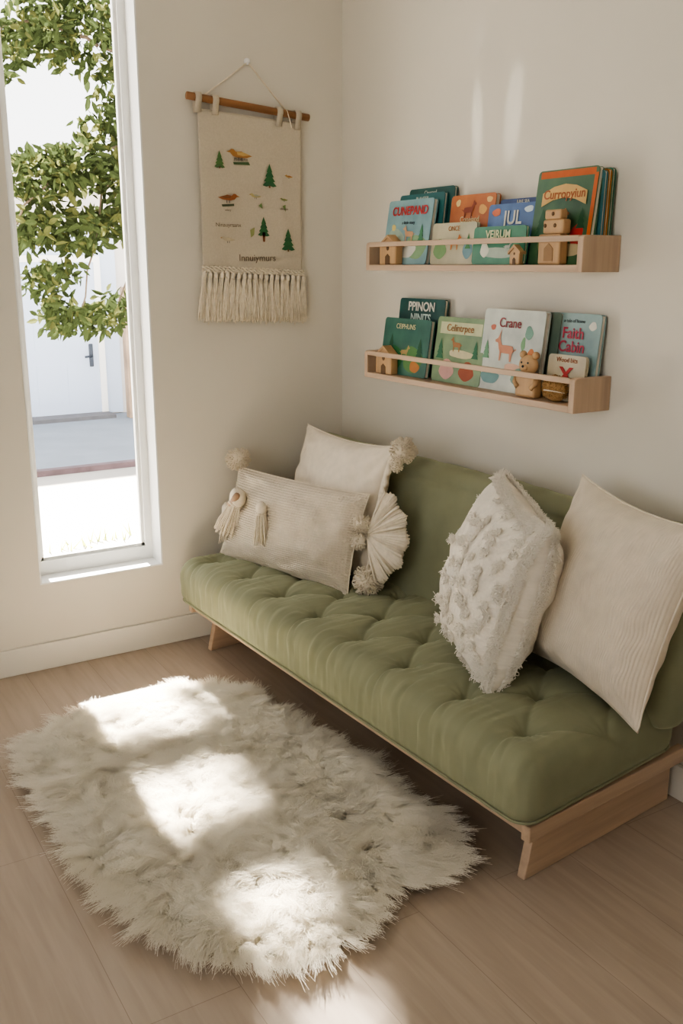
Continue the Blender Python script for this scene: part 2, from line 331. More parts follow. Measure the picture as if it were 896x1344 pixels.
for s,nm in ((-1,'left'),(1,'right')):
    xx=s*.885
    prism('leg_board_'+nm,[(0,0),(.615,0),(.615,.155),(.035,.155)],-.013,.013,M_oaky,sofa,.003,'x',loc=(xx,-.235,0),rot=(0,0,sk))
box('front_rail',(-.93,-.270,.158),(.925,-.245,.192),M_oak,sofa,.003)
box('rear_rail',(-.93,.27,.158),(.88,.30,.192),M_oak,sofa,.003)
for s,nm in ((-1,'left'),(1,'right')):
    box('side_rail_'+nm,(-.014,0,.155),(.014,.65,.198),M_oaky,sofa,.003,loc=(s*.942,-.285,0),rot=(0,0,sk if s>0 else 0))
multibox('slats',[((-.93+.153*i,-.245,.172),(-.87+.153*i,.27,.188)) for i in range(12)],M_oaky,sofa)
multibox('back_posts',[((-.80,.36,.2),(-.76,.385,.78)),((.76,.36,.2),(.80,.385,.78))],M_oakz,sofa)

# ------------------------------------------------------------------ pillows
def weave(name,col,kind,sheen=.15):
    m=mat(name,col,.92,.05,25,sheen=sheen); nt=m.node_tree; b=nt.nodes['Principled BSDF']
    uv=N(nt,'ShaderNodeUVMap'); stg=.7
    if kind=='rib':
        wv=N(nt,'ShaderNodeTexWave'); wv.bands_direction='X'; wv.inputs['Scale'].default_value=21; wv.inputs['Distortion'].default_value=.5; wv.inputs['Detail'].default_value=2; wv.inputs['Detail Scale'].default_value=6
        nt.links.new(uv.outputs[0],wv.inputs[0]); h=wv.outputs['Fac']; dist=.0016; stg=.6
    elif kind=='basket':
        w1=N(nt,'ShaderNodeTexWave'); w1.bands_direction='X'; w1.inputs['Scale'].default_value=19; w1.inputs['Distortion'].default_value=2.; w1.inputs['Detail Scale'].default_value=4
        w2_=N(nt,'ShaderNodeTexWave'); w2_.bands_direction='Y'; w2_.inputs['Scale'].default_value=13; w2_.inputs['Distortion'].default_value=2.; w2_.inputs['Detail Scale'].default_value=4
        nt.links.new(uv.outputs[0],w1.inputs[0]); nt.links.new(uv.outputs[0],w2_.inputs[0])
        mm=N(nt,'ShaderNodeMath',operation='ADD'); nt.links.new(w1.outputs['Fac'],mm.inputs[0]); nt.links.new(w2_.outputs['Fac'],mm.inputs[1]); h=mm.outputs[0]; dist=.0035; stg=.7
    else:
        v=N(nt,'ShaderNodeTexVoronoi'); v.inputs['Scale'].default_value=48; nt.links.new(uv.outputs[0],v.inputs[0]); h=v.outputs['Distance']; dist=.004
    bp=N(nt,'ShaderNodeBump'); bp.inputs['Strength'].default_value=stg; bp.inputs['Distance'].default_value=dist
    nt.links.new(h,bp.inputs['Height']); nt.links.new(bp.outputs[0],b.inputs['Normal'])
    return m
def pillow_fn(w,h,T,c,right,up,pinch=.07,seed=0,wr=1.,ex=.62):
    c=Vector(c); R=Vector(right).normalized(); U=Vector(up); U=(U-R*U.dot(R)).normalized(); Nv=R.cross(U)
    def f(u,v,side=1):
        e=max(0,(1-abs(u)**2.6)*(1-abs(v)**2.6))
        zz=T/2*e**ex
        x=u*w/2*(1-pinch*(1-v*v)*u*u); y=v*h/2*(1-pinch*(1-u*u)*v*v)
        n=noise.noise(Vector((u*2.3+seed,v*2.3,side*3)))*.018+noise.noise(Vector((u*5+seed,v*5,side*7)))*.010
        cr=abs(u*v); ang=math.atan2(1-abs(v)+.02,1-abs(u)+.02)
        n+=.010*cr*cr*math.sin(ang*9+seed)*2
        zz+=n*wr*min(1,e*3)
        y-=.02*(1-v*v)*(1-u*u)*wr
        return c+R*x+U*y+Nv*(zz*side)
    return f,R,U,Nv
def pillow(name,fn,m,parent,n=72):
    f=fn[0]; V=[];F=[];UV=[]
    for side in (1,-1):
        k=len(V)
        for j in range(n+1):
            for i in range(n+1):
                u=math.sin((i/n*2-1)*math.pi/2*.999)*.35+(i/n*2-1)*.65; v=math.sin((j/n*2-1)*math.pi/2)*.35+(j/n*2-1)*.65
                V.append(f(u,v,side)); UV.append((u*.5+.5,v*.5+.5))
        for j in range(n):
            for i in range(n):
                q=(k+j*(n+1)+i,k+j*(n+1)+i+1,k+(j+1)*(n+1)+i+1,k+(j+1)*(n+1)+i); F.append(q if side==1 else q[::-1])
    o=obj(name,V,F,m,parent,True)
    uvl=o.data.uv_layers.new(name='UVMap')
    for l in o.data.loops: uvl.data[l.index].uv=UV[l.vertex_index]
    bm=bmesh.new(); bm.from_mesh(o.data); bmesh.ops.remove_doubles(bm,verts=bm.verts,dist=.0004); bm.to_mesh(o.data); bm.free()
    o.data.polygons.foreach_set('use_smooth',[True]*len(o.data.polygons))
    return o
def seam(fn,m,parent,r=.0035):
    f=fn[0]; t=np.linspace(-1,1,40); P=[f(a,-1) for a in t]+[f(1,a) for a in t[1:]]+[f(-a,1) for a in t[1:]]+[f(-1,-a) for a in t[1:]]
    tubes('seam_cord',[P],r,m,parent)
def strands(top,direction,length,n,spread,rng_=rng,K=7,top_r=.006):
    top=np.array(top,float); d=np.array(direction,float); d/=np.linalg.norm(d)
    a=np.cross(d,[.3,.5,.8]); a/=np.linalg.norm(a); b=np.cross(d,a); out=[]
    for i in range(n):
        th=rng_.uniform(0,6.28); rr=math.sqrt(rng_.uniform(0,1)); s=np.linspace(0,1,K)[:,None]
        off=(a*math.cos(th)+b*math.sin(th))*rr
        L=length*rng_.uniform(.88,1.05)
        P=top+d*L*s+off*(top_r+(spread-top_r)*s**.7)+rng_.normal(0,.0012,(K,3))*s
        out.append(P)
    return out
def tassel(top,length,rad,parent,m=None,n=60,direction=(0,0,-1),head=None):
    m=m or M_yarn
    d=np.array(direction,float); d/=np.linalg.norm(d); t=np.array(top,float)
    tubes('tassel_strands',strands(t,d,length,n,rad),.0019,m,parent,5)
    ball('tassel_head',tuple(t+d*length*.10),rad*.62,head or m,parent,(1,1,1.25),.15)
    th=np.linspace(0,4*math.pi,40); a=np.cross(d,[.3,.5,.8]); a/=np.linalg.norm(a); b=np.cross(d,a)
    q=t+d*length*.22; tubes('tassel_wrap',[[q+rad*.55*(a*math.cos(x_)+b*math.sin(x_))+d*.0006*x_ for x_ in th]],.002,m,parent,5)
def pompom(c,r,parent,m=None,n=150):
    m=m or M_yarn; c=np.array(c,float); out=[]
    for i in range(n):
        d=rng.normal(0,1,3); d/=np.linalg.norm(d); a=np.cross(d,rng.normal(0,1,3)); a/=np.linalg.norm(a)
        rr=r*rng.uniform(.85,1.08)
        out.append([c+a*-.004,c+d*rr*.6-a*r*.14,c+d*rr-a*r*.07,c+d*rr+a*r*.07,c+d*rr*.6+a*r*.14,c+a*.004])
    tubes('pompom_loops',out,.0022,m,parent,5)
    ball('pompom_core',tuple(c),r*.72,m,parent,lump=.1)
def fan(c,direction,normal,r,parent,spread=1.25,n=90):
    c=np.array(c,float); d=np.array(direction,float); d/=np.linalg.norm(d); nn=np.array(normal,float); nn-=d*(nn@d); nn/=np.linalg.norm(nn); s=np.cross(d,nn); out=[]
    for i in range(n*3):
        a=rng.uniform(-1,1)*spread; dr=d*math.cos(a)+s*math.sin(a); cp=math.cos(a*13)
        t=np.linspace(.03,1,10)[:,None]; L_=r*(.93+.06*cp+rng.normal(0,.015))
        ripple=(.010+.008*cp)*t**.8
        out.append(c+dr*L_*t+nn*(.016*np.sin(t*2.6)+ripple+rng.normal(0,.0012)))
    tubes('fan_strands',out,.0024,M_yarn,parent,5)
    pl=[]
    for i in range(12):
        a=(i/11*2-1)*spread; dr=d*math.cos(a)+s*math.sin(a); t=np.linspace(.05,.93,8)[:,None]
        pl.append(c+dr*r*t+nn*(.016*np.sin(t*2.6)+.016*t**.8))
    tubes('fan_ribs',pl,.0035,M_yarn,parent,6,1.4)
    F_=[(0,i+1,i+2) for i in range(39)]
    obj('fan_backing',[c]+[c+(d*math.cos(a)+s*math.sin(a))*r*.85+nn*.004 for a in np.linspace(-spread,spread,41)],F_,M_yarn,parent)

p1=empty('tasseled_throw_pillow'); f1=pillow_fn(.60,.51,.17,(.48,-.315,.632),(1,.03,.0),(.06,.20,.9),.09,2.)
pillow('cover',f1,M_cream,p1); seam(f1,M_cream,p1)
edge=[f1[0](1.0,t) for t in np.linspace(1,-1,24)]
e=np.array([list(q) for q in edge])+np.array([.026,-.024,0]); k=np.linspace(0,40,24*6); ee=np.array([np.interp(np.linspace(0,23,144),range(24),e[:,i]) for i in range(3)]).T
for ph in (0,math.pi): tubes('edge_cord',[ee+np.array([.008*np.cos(k+ph),.008*np.sin(k+ph)*.5,.008*np.sin(k+ph)]).T],.0085,M_yarn,p1)
trc=f1[0](1,1); brc=f1[0](1,-1); mid=f1[0](1,-.1)
pompom((trc.x+.085,trc.y-.03,trc.z+.005),.048,p1,n=190)
pompom((trc.x+.06,trc.y-.04,trc.z-.05),.026,p1,n=70)
pompom((brc.x+.06,brc.y-.045,brc.z+.05),.056,p1,n=200)
fan((mid.x+.045,mid.y-.07,mid.z-.02),(1,.45,.02),(.58,-.78,.2),.185,p1,1.15)
pompom((mid.x+.035,mid.y-.085,mid.z+.02),.034,p1,n=90); pompom((mid.x+.02,mid.y-.085,mid.z-.045),.036,p1,n=90)
p2=empty('woven_lumbar_pillow'); f2=pillow_fn(.70,.36,.17,(.44,-.497,.548),(1,.27,.0),(-.02,.30,.9),.05,5.)
pillow('cover',f2,weave('basket_weave',(.72,.63,.50),'basket'),p2); seam(f2,M_yarn,p2,.003)
q=f2[0](-.17,.42); tassel((q.x+.01,q.y-.025,q.z+.01),.15,.034,p2,n=110)
q=f2[0](-.58,.38); tassel((q.x,q.y-.03,q.z+.03),.17,.052,p2,n=130,direction=(-.3,-.2,-.9))
tubes('toggle',[[(q.x-.035,q.y-.052,q.z-.02),(q.x+.03,q.y-.052,q.z+.035)]],.015,mat('toggle_wood',(.38,.24,.15),.5,.1,20),p2,8,.8)
q=f2[0](-1,1); pompom((q.x-.01,q.y+.0,q.z+.03),.05,p2)
q=f2[0](-1,-.2); tassel((q.x+.05,q.y-.03,q.z+.07),.14,.042,p2,n=100)
M_fluff=mat('fluffy_wool',(.89,.84,.75),.95,.03,30,sheen=.2)
p3=empty('tufted_wool_pillow'); f3=pillow_fn(.48,.49,.26,(1.51,-.40,.632),(.90,-.44,-.10),(.10,.22,.95),.06,8.,1.,.52)
pillow('cover',f3,weave('boucle',(.87,.81,.71),'boucle'),p3)
def tuftcurls(fn,centres,n,r,L,K=6,curl=.0035):
    out=[]
    for (u,v,side) in centres:
        c=np.array(fn[0](u,v,side)); du=np.array(fn[0](u+.02,v,side))-c; dv=np.array(fn[0](u,v+.02,side))-c
        nn=np.cross(du,dv)*side; nn/=np.linalg.norm(nn)+1e-9
        for i in range(n):
            a=rng.uniform(0,6.28); rr=r*math.sqrt(rng.uniform()); t1=du/np.linalg.norm(du); t2=dv/np.linalg.norm(dv)
            b=c+(t1*math.cos(a)+t2*math.sin(a))*rr; ph=rng.uniform(0,6.28); lean=(t1*math.cos(a)+t2*math.sin(a))*rng.uniform(.1,.7)+rng.normal(0,.25,3)
            s=np.linspace(0,1,K)[:,None]; l=L*rng.uniform(.6,1.1)
            out.append(b+(nn+lean*s)*l*s+ (t1*np.cos(ph+s*7)+t2*np.sin(ph+s*7))*curl*s)
    return np.array(out)
cs=[]
for i in range(8):
    for j in range(15):
        if i<3 and (j%3 or i==1): continue
        if i in(3,5) and j%2: continue
        cs.append((-.84+i*.24+rng.normal(0,.035),-.90+j*.128+rng.normal(0,.03),1))
hair('wool_tufts',tuftcurls(f3,cs,46,.0115,.012,7,.005),.0013,.0009,M_fluff,p3)
ce=[]
for t in np.linspace(-.97,.97,30): ce+= [(.97,t,1),(t,.97,1),(.95,t,-1),(t,.95,-1)]
hair('wool_edge_tufts',tuftcurls(f3,ce,50,.015,.012,7,.006),.0013,.0009,M_fluff,p3)
p4=empty('ribbed_throw_pillow'); f4=pillow_fn(.50,.535,.22,(1.805,-.27,.648),(1,-.12,-.08),(.10,.26,.93),.10,11.)
pillow('cover',f4,weave('rib_weave',(.77,.68,.555),'rib'),p4); seam(f4,M_cream,p4)
# ------------------------------------------------------------------ sheepskin
rug=empty('sheepskin_rug')
OUT=[(.57,-.84),(.51,-.98),(.53,-1.12),(.51,-1.30),(.60,-1.47),(.71,-1.575),(.86,-1.60),(1.0,-1.565),(1.14,-1.56),(1.30,-1.585),(1.44,-1.555),(1.58,-1.52),(1.72,-1.49),(1.86,-1.38),(1.92,-1.24),(1.89,-1.09),(1.81,-.97),(1.84,-.82),(1.74,-.715),(1.58,-.70),(1.42,-.735),(1.27,-.705),(1.08,-.75),(.92,-.745),(.80,-.775),(.68,-.765)]
def closed(pts,k=10):
    pts=np.array(pts); n=len(pts); o=[]
    for i in range(n):
        p0,p1_,p2_,p3_=pts[i-1],pts[i],pts[(i+1)%n],pts[(i+2)%n]
        for t in np.linspace(0,1,k,endpoint=False):
            o.append(.5*((2*p1_)+(-p0+p2_)*t+(2*p0-5*p1_+4*p2_-p3_)*t*t+(-p0+3*p1_-3*p2_+p3_)*t**3))
    return np.array(o)
O=closed(OUT,6); nO=len(O); cen=O.mean(0)
V=[];F=[]; rings=[(.97,0.002),(.97,.012),(.9,.024),(.6,.028),(.3,.030)]
for s,zz in rings:
    for p in O: V.append((*(cen+(p-cen)*s),zz))
V.append((*cen,.030)); c0=len(V)-1
for r in range(len(rings)-1):
    for i in range(nO): F.append((r*nO+i,r*nO+(i+1)%nO,(r+1)*nO+(i+1)%nO,(r+1)*nO+i))
r=len(rings)-1
for i in range(nO): F.append((r*nO+i,r*nO+(i+1)%nO,c0))
F.append(tuple(range(nO))[::-1])
M_wool=sheet('sheep_wool',(.985,.945,.86),.45)
obj('hide',V,F,M_wool,rug,True)
def inside(px,py):
    x1,y1=O[:,0],O[:,1]; x2,y2=np.roll(x1,-1),np.roll(y1,-1); c=np.zeros(len(px),bool)
    for a,b,c_,d_ in zip(x1,y1,x2,y2):
        cond=((b>py)!=(d_>py))&(px<(c_-a)*(py-b)/(d_-b+1e-12)+a); c^=cond
    return c
NH=250000
px=rng.uniform(.46,1.98,NH*2); py=rng.uniform(-1.67,-.64,NH*2); k=inside(px,py); px=px[k][:NH]; py=py[k][:NH]; n=len(px)
nc=5000; cx=rng.uniform(.43,2.0,nc); cy=rng.uniform(-1.70,-.6,nc); kd=KDTree(nc)
for i in range(nc): kd.insert((cx[i],cy[i],0),i)
kd.balance(); idx=np.array([kd.find((a,b,0))[1] for a,b in zip(px,py)])
kd2=KDTree(nO)
for i in range(nO): kd2.insert((O[i,0],O[i,1],0),i)
kd2.balance(); ed=[kd2.find((a,b,0)) for a,b in zip(px,py)]; edd=np.array([q[2] for q in ed]); edi=np.array([q[1] for q in ed])
outw=O[edi]-cen; outw/=np.linalg.norm(outw,axis=1)[:,None]
ew=np.clip(1-edd/.08,0,1)[:,None]
fl=np.array([[noise.noise(Vector((a*7,b*7,1.))),noise.noise(Vector((a*7,b*7,7.)))] for a,b in zip(cx,cy)])*1.2
cdir=fl+rng.normal(0,.30,(nc,2))+np.array([.12,-.08]); cph=rng.uniform(0,6.28,nc); clen=rng.uniform(.75,1.2,nc)
L=(.064*clen[idx]*rng.uniform(.75,1.15,n))*(1-.15*ew[:,0])
K=8; P=np.zeros((n,K,3)); root=np.stack([px,py],1); cc=np.stack([cx,cy],1)[idx]
jit=rng.normal(0,.19,(n,2)); hp_=rng.uniform(0,6.28,n)
for i in range(K):
    s=i/(K-1)
    lean=(cdir[idx]*(1-ew)+outw*ew*1.1+cdir[idx]*ew*.6+jit)
    xy=root+(cc-root)*(.46*s**1.3)+lean*(L*s*s*.95)[:,None]
    wv=.0046*s; xy=xy+np.stack([np.cos(cph[idx]+s*8),np.sin(cph[idx]+s*8)],1)*wv+np.stack([np.cos(hp_+s*9),np.sin(hp_+s*9)],1)*.0020*s
    P[:,i,:2]=xy; P[:,i,2]=.018+L*(s-.34*s*s)*(1-.5*ew[:,0])
    P[:,i,2]=np.maximum(P[:,i,2],.003)
hair('fleece',P,.00055,.0003,M_wool,rug)

# ------------------------------------------------------------------ shelves
def shelf(name,x0,x1,zb):
    e=empty(name); D=.147; t=.02
    box('board',(x0+.02,-D,zb),(x1-.02,-.001,zb+t),M_oak,e,.002)
    for nm,a in (('left',x0),('right',x1-.022)):
        pts=[(-D,zb),(-.001,zb),(-.001,zb+.1),(-D+.012,zb+.1),(-D+.003,zb+.097),(-D,zb+.088)]
        prism('end_'+nm,pts,a,a+.022,M_oakz,e,.002,'x')
    box('rail',(x0+.02,-D+.001,zb+.083),(x1-.02,-D+.010,zb+.1),M_oak,e,.002)
    return e
ZU,ZL=1.479,1.085
shelf('picture_ledge_shelf',.412,1.512,ZU); shelf('picture_ledge_shelf',.405,1.512,ZL)
M_page=mat('paper_pages',(.74,.70,.60),.9,.08,1,stretch=(1,200,1))
def book(par,x0,x1,zb,h,yb,th,lean,col,col2=None,tilt=0):
    w=x1-x0; e=empty('book',(x0,yb,zb),(-math.radians(lean),math.radians(tilt),0)); e.parent=par
    r=.012; pts=[]
    for cx_,cz_,a0 in [(w-r,h-r,0),(r,h-r,90),(r,r,180),(w-r,r,270)]:
        for i in range(5):
            a=math.radians(a0+90*i/4); pts.append((cx_+r*math.cos(a),cz_+r*math.sin(a)))
    m=mat('cover',col,.38,.25,9,col2=col2)
    prism('cover_front',pts,0,.0025,m,e); prism('cover_back',pts,th-.0025,th,m,e)
    box('pages',(.003,.0025,.004),(w-.004,th-.0025,h-.004),M_page,e)
    box('spine',(0,.001,.012),(.003,th-.001,h-.012),m,e)
    return e
def shape(e,pts,col,y=-.0008):
    n=len(pts); V=[(p[0],y,p[1]) for p in pts]; obj('art',V,[tuple(range(n))],flat(col),e)
_al=[0]
def blob(e,cx_,cz_,rx,rz,col,n=18,j=.12):
    _al[0]+=.00003; ph=random.random()*6
    pts=[(cx_+rx*(1+j*math.sin(3*a+ph))*math.cos(a),cz_+rz*(1+j*math.cos(2*a+ph))*math.sin(a)) for a in [2*math.pi*i/n for i in range(n)]]
    shape(e,pts,col,-.0006-_al[0]%.0009)
def critter(e,x_,z_,s,col,fl=1,ears=False):
    body=[(-1,.1),(-.8,.45),(-.2,.5),(.4,.5),(.62,.8),(.7,1.15),(.85,1.2),(.95,1.0),(1.25,.85),(1.2,.7),(.9,.65),(.75,.2),(.62,0),(.6,-.7),(.45,-.7),(.4,-.1),(-.5,-.12),(-.6,-.7),(-.78,-.7),(-.8,-.1),(-1.2,.3),(-1.25,.2)]
    _al[0]+=.00003
    shape(e,[(x_+fl*a*s,z_+b*s) for a,b in body],col,-.0017-_al[0]%.0002)
    if ears: shape(e,[(x_+fl*.72*s,z_+1.1*s),(x_+fl*.6*s,z_+1.75*s),(x_+fl*.85*s,z_+1.2*s)],col,-.0018)
def pine(e,x_,z_,h_,col):
    for i in range(3): shape(e,[(x_-h_*.3*(1-.22*i),z_+h_*.25*i),(x_+h_*.3*(1-.22*i),z_+h_*.25*i),(x_,z_+h_*(.5+.25*i))],col,-.0017-.0001*i)
def title(e,s,x_,z_,size,col,sx=1,bold=0): text('title',s,size,flat(col),e,(x_,-.0026,z_),(math.pi/2,0,0),ext=.0004,sx=sx,bold=bold)
RED=(.50,.04,.04); TEAL=(.035,.17,.17); SKY=(.22,.40,.45); GRN=(.07,.22,.10); LIM=(.22,.33,.11); TAN=(.62,.42,.22); WHT=(.72,.71,.64); DK=(.05,.07,.08); ORG=(.55,.12,.02)
bu=empty('picture_books'); zb=ZU+.021
e=book(bu,.51,.775,zb,.262,-.045,.014,5,(.02,.10,.09)); title(e,'Cinerard',.13,.245,.02,WHT)
e=book(bu,.478,.745,zb,.243,-.066,.014,6,(.04,.18,.19)); title(e,'PLANTER',.14,.225,.018,WHT)
e=book(bu,.452,.725,zb,.225,-.105,.018,9,SKY,(.30,.48,.50))
title(e,'CUNEPAND',.14,.185,.042,RED,.95,.0008); blob(e,.07,.08,.05,.05,(.40,.52,.42)); blob(e,.2,.06,.06,.045,(.25,.40,.22)); blob(e,.14,.05,.06,.03,WHT); critter(e,.15,.10,.03,(.6,.35,.2),-1); pine(e,.225,.08,.06,(.05,.2,.1)); blob(e,.06,.05,.03,.02,ORG); blob(e,.05,.13,.012,.012,(.75,.6,.2)); title(e,'a little story',.14,.145,.016,DK)
e=book(bu,.785,1.015,zb,.225,-.068,.02,7,(.50,.13,.03),(.60,.20,.05)); critter(e,.10,.17,.03,(.25,.05,.02)); blob(e,.17,.175,.02,.016,(.7,.38,.12)); title(e,'Coneiand',.11,.145,.026,(.75,.65,.4)); blob(e,.1,.05,.08,.04,(.6,.55,.4)); blob(e,.04,.20,.012,.012,(.8,.6,.25)); blob(e,.2,.205,.014,.01,(.75,.5,.2))
e=book(bu,.75,.985,zb,.135,-.105,.013,6,(.52,.50,.34),(.6,.55,.38)); blob(e,.05,.05,.035,.03,(.2,.35,.15)); critter(e,.13,.065,.026,(.65,.22,.06)); blob(e,.2,.05,.025,.03,(.2,.35,.4)); title(e,'ONCE',.12,.115,.022,(.4,.15,.05)); pine(e,.2,.05,.05,(.08,.25,.1))
e=book(bu,1.025,1.245,zb,.20,-.05,.012,5,(.03,.07,.22)); title(e,'JUNE SEA',.11,.19,.014,WHT)
e=book(bu,1.0,1.225,zb,.185,-.075,.014,6,(.07,.15,.38),(.12,.24,.5)); title(e,'JUL',.12,.14,.058,WHT,1.,.001); blob(e,.12,.07,.1,.025,(.42,.55,.64)); blob(e,.04,.16,.02,.012,(.7,.2,.1)); blob(e,.19,.165,.02,.01,(.6,.7,.75))
e=book(bu,.995,1.24,zb,.115,-.12,.013,5,(.03,.20,.11),(.07,.28,.16)); title(e,'VEIRUM',.12,.09,.034,(.75,.78,.5),1,.0006); blob(e,.13,.035,.09,.016,(.4,.48,.4)); critter(e,.17,.05,.015,(.5,.5,.45)); blob(e,.06,.045,.02,.022,(.7,.7,.6))
for i,(c_) in enumerate([(.04,.16,.10),(.45,.18,.03),(.07,.22,.24)]):
    book(bu,1.262+.0*i,1.486+.0*i,zb,.262-.004*i,-.032-.015*i,.012,2,c_)
e=book(bu,1.235,1.478,zb,.268,-.098,.018,7,(.04,.12,.06),(.08,.18,.08)); shape(e,[(.012,.245),(.231,.245),(.231,.264),(.012,.264)],ORG); shape(e,[(.228,.014),(.242,.014),(.242,.25),(.228,.25)],ORG)
shape(e,[(.03,.165),(.075,.182),(.12,.188),(.165,.182),(.21,.165),(.21,.203),(.165,.22),(.12,.226),(.075,.22),(.03,.203)],(.62,.40,.15),-.0022); title(e,'Curropyiun',.12,.197,.036,(.35,.1,.03),1,.0005)
blob(e,.1,.07,.07,.05,(.16,.26,.09)); critter(e,.10,.11,.04,(.42,.16,.05)); blob(e,.19,.08,.025,.035,RED); pine(e,.04,.08,.08,(.02,.09,.04)); pine(e,.2,.10,.06,(.02,.09,.04)); blob(e,.16,.04,.06,.02,(.6,.5,.3))
bl=empty('picture_books'); zb=ZL+.021
e=book(bl,.468,.745,zb,.275,-.055,.016,6,(.015,.085,.08)); title(e,'PPINON',.14,.245,.045,WHT,1,.001); title(e,'NINITS',.14,.205,.04,(.6,.75,.7),1,.001); pine(e,.22,.05,.1,(.1,.3,.25))
e=book(bl,.445,.735,zb,.205,-.105,.018,8,(.035,.14,.115),(.06,.20,.15)); title(e,'CEIPHUNS',.14,.175,.026,(.7,.65,.4)); blob(e,.08,.06,.06,.05,(.03,.18,.06)); blob(e,.2,.06,.06,.05,(.10,.24,.08)); pine(e,.06,.07,.08,(.02,.10,.05)); pine(e,.24,.07,.07,(.02,.10,.05)); critter(e,.15,.08,.025,(.42,.3,.12)); blob(e,.22,.035,.03,.02,(.5,.2,.05))
e=book(bl,.765,1.03,zb,.222,-.10,.02,8,(.17,.28,.15),(.25,.35,.18)); shape(e,[(.02,.165),(.245,.165),(.245,.205),(.02,.205)],(.50,.52,.32)); title(e,'Celintrpee',.13,.185,.034,(.3,.12,.04)); blob(e,.15,.1,.07,.014,(.6,.55,.35)); critter(e,.12,.125,.026,(.36,.17,.06),-1); blob(e,.08,.045,.04,.032,(.6,.34,.3)); blob(e,.19,.045,.04,.03,(.35,.08,.03)); pine(e,.225,.09,.06,(.03,.15,.07)); pine(e,.035,.08,.07,(.03,.15,.07))
e=book(bl,1.01+.035,1.33,zb,.255,-.06,.016,6,(.14,.22,.17),(.2,.25,.2))
e=book(bl,1.015,1.30,zb,.258,-.098,.02,7,(.54,.59,.55),(.64,.67,.6)); title(e,'Crane',.13,.215,.042,(.25,.04,.05),1,.0005); critter(e,.12,.125,.042,(.58,.25,.15),-1,True); blob(e,.17,.075,.05,.016,(.65,.42,.32)); blob(e,.06,.04,.045,.022,(.18,.34,.34)); blob(e,.21,.05,.05,.028,(.22,.36,.3)); blob(e,.22,.19,.018,.02,(.18,.34,.27)); blob(e,.24,.13,.015,.012,(.6,.2,.06)); pine(e,.03,.10,.06,(.14,.32,.18)); blob(e,.05,.2,.012,.01,(.5,.15,.1)); blob(e,.2,.155,.01,.02,(.2,.38,.2))
e=book(bl,1.275,1.486,zb,.255,-.052,.018,6,(.27,.41,.42),(.35,.49,.48)); title(e,'Faith',.105,.195,.046,(.45,.05,.09),1,.0008); title(e,'Cabin',.105,.155,.046,(.45,.05,.09),1,.0008); title(e,'a tale of home',.105,.232,.015,DK); blob(e,.03,.22,.015,.012,WHT); blob(e,.18,.22,.015,.012,WHT)
e=book(bl,1.325,1.48,zb,.135,-.085,.012,5,(.66,.58,.42),(.7,.63,.47)); title(e,'Wood bits',.08,.12,.02,(.35,.12,.06)); title(e,'X',.08,.075,.06,RED,1.2,.002); title(e,'tiny tales',.08,.03,.02,DK)
# ------------------------------------------------------------------ wooden toys
def toyhouse(name,x,y,z,w,h,d=.03):
    e=empty(name,(x,y,z)); 
    prism('body',[(-w/2,0),(w/2,0),(w/2,h*.66),(0,h),(-w/2,h*.66)],-d/2,d/2,M_beech,e,.004)
    mdk=flat((.12,.06,.02))
    prism('doorway',[(-w*.14,.0),(w*.14,0),(w*.14,h*.28),(0,h*.38),(-w*.14,h*.28)],-d/2-.001,-d/2+.001,mdk,e)
    for s in (-1,1): prism('roof_edge',[(0,h+.004),(s*(w/2+.005),h*.66+.002),(s*(w/2+.005),h*.66-.006),(0,h-.006)],-d/2-.003,d/2+.003,M_beech,e)
    o=ball('round_window',(0,-d/2,h*.58),w*.09,mdk,e,(1,.25,1),seg=12)
    return e
toyhouse('wooden_toy_house',.535,-.119,ZU+.0205,.105,.10)
toyhouse('wooden_toy_house',.515,-.119,ZL+.0205,.105,.10)
toyhouse('wooden_toy_house',1.215,-.123,ZU+.0205,.045,.055,.02)
t=empty('wooden_toy_castle',(1.365,-.120,ZU+.0205))
box('tower',(-.045,-.016,0),(.045,.016,.085),M_beech,t,.005); box('upper_block',(-.03,-.015,.085),(.055,.015,.125),M_beech,t,.006)
box('top_block',(-.025,-.014,.125),(.04,.014,.152),M_beech,t,.005)
for i,(a,b_) in enumerate([(-.02,.108),(.02,.108),(0.01,.14)]): ball('peephole',(a,-.0155,b_),.006,flat((.12,.06,.02)),t,(1,.3,1),seg=10)
prism('gateway',[(-.018,.01),(.018,.01),(.018,.045),(0,.06),(-.018,.045)],-.0175,-.015,flat((.30,.17,.07)),t)
t=empty('wooden_toy_bear',(1.285,-.115,ZL+.0205))
box('body',(-.045,-.016,0),(.045,.016,.075),M_beech,t,.008); ball('head',(0,-.002,.098),.036,M_beech,t,(1.1,.5,.85)); ball('ear',(-.028,0,.128),.012,M_beech,t,seg=12); ball('ear',(.028,0,.128),.012,M_beech,t,seg=12)
ball('snout',(0,-.017,.092),.012,M_beech,t,(1.2,.7,.8),seg=12); ball('nose',(0,-.026,.095),.004,flat(DK),t,seg=8); ball('eye',(-.014,-.019,.106),.003,flat(DK),t,seg=8); ball('eye',(.014,-.019,.106),.003,flat(DK),t,seg=8)
for s in (-1,1): tubes('arm',[[(s*.044,-.006,.065),(s*.046,-.014,.045),(s*.03,-.017,.03)]],.008,M_beech,t,8)
t=empty('straw_toy_hedgehog',(1.40,-.114,ZL+.0205))
M_straw=mat('straw',(.36,.21,.08),.9,.3,60)
ball('core',(0,0,.036),.036,M_straw,t,(1.3,.5,1.0),.1)
hp=[]
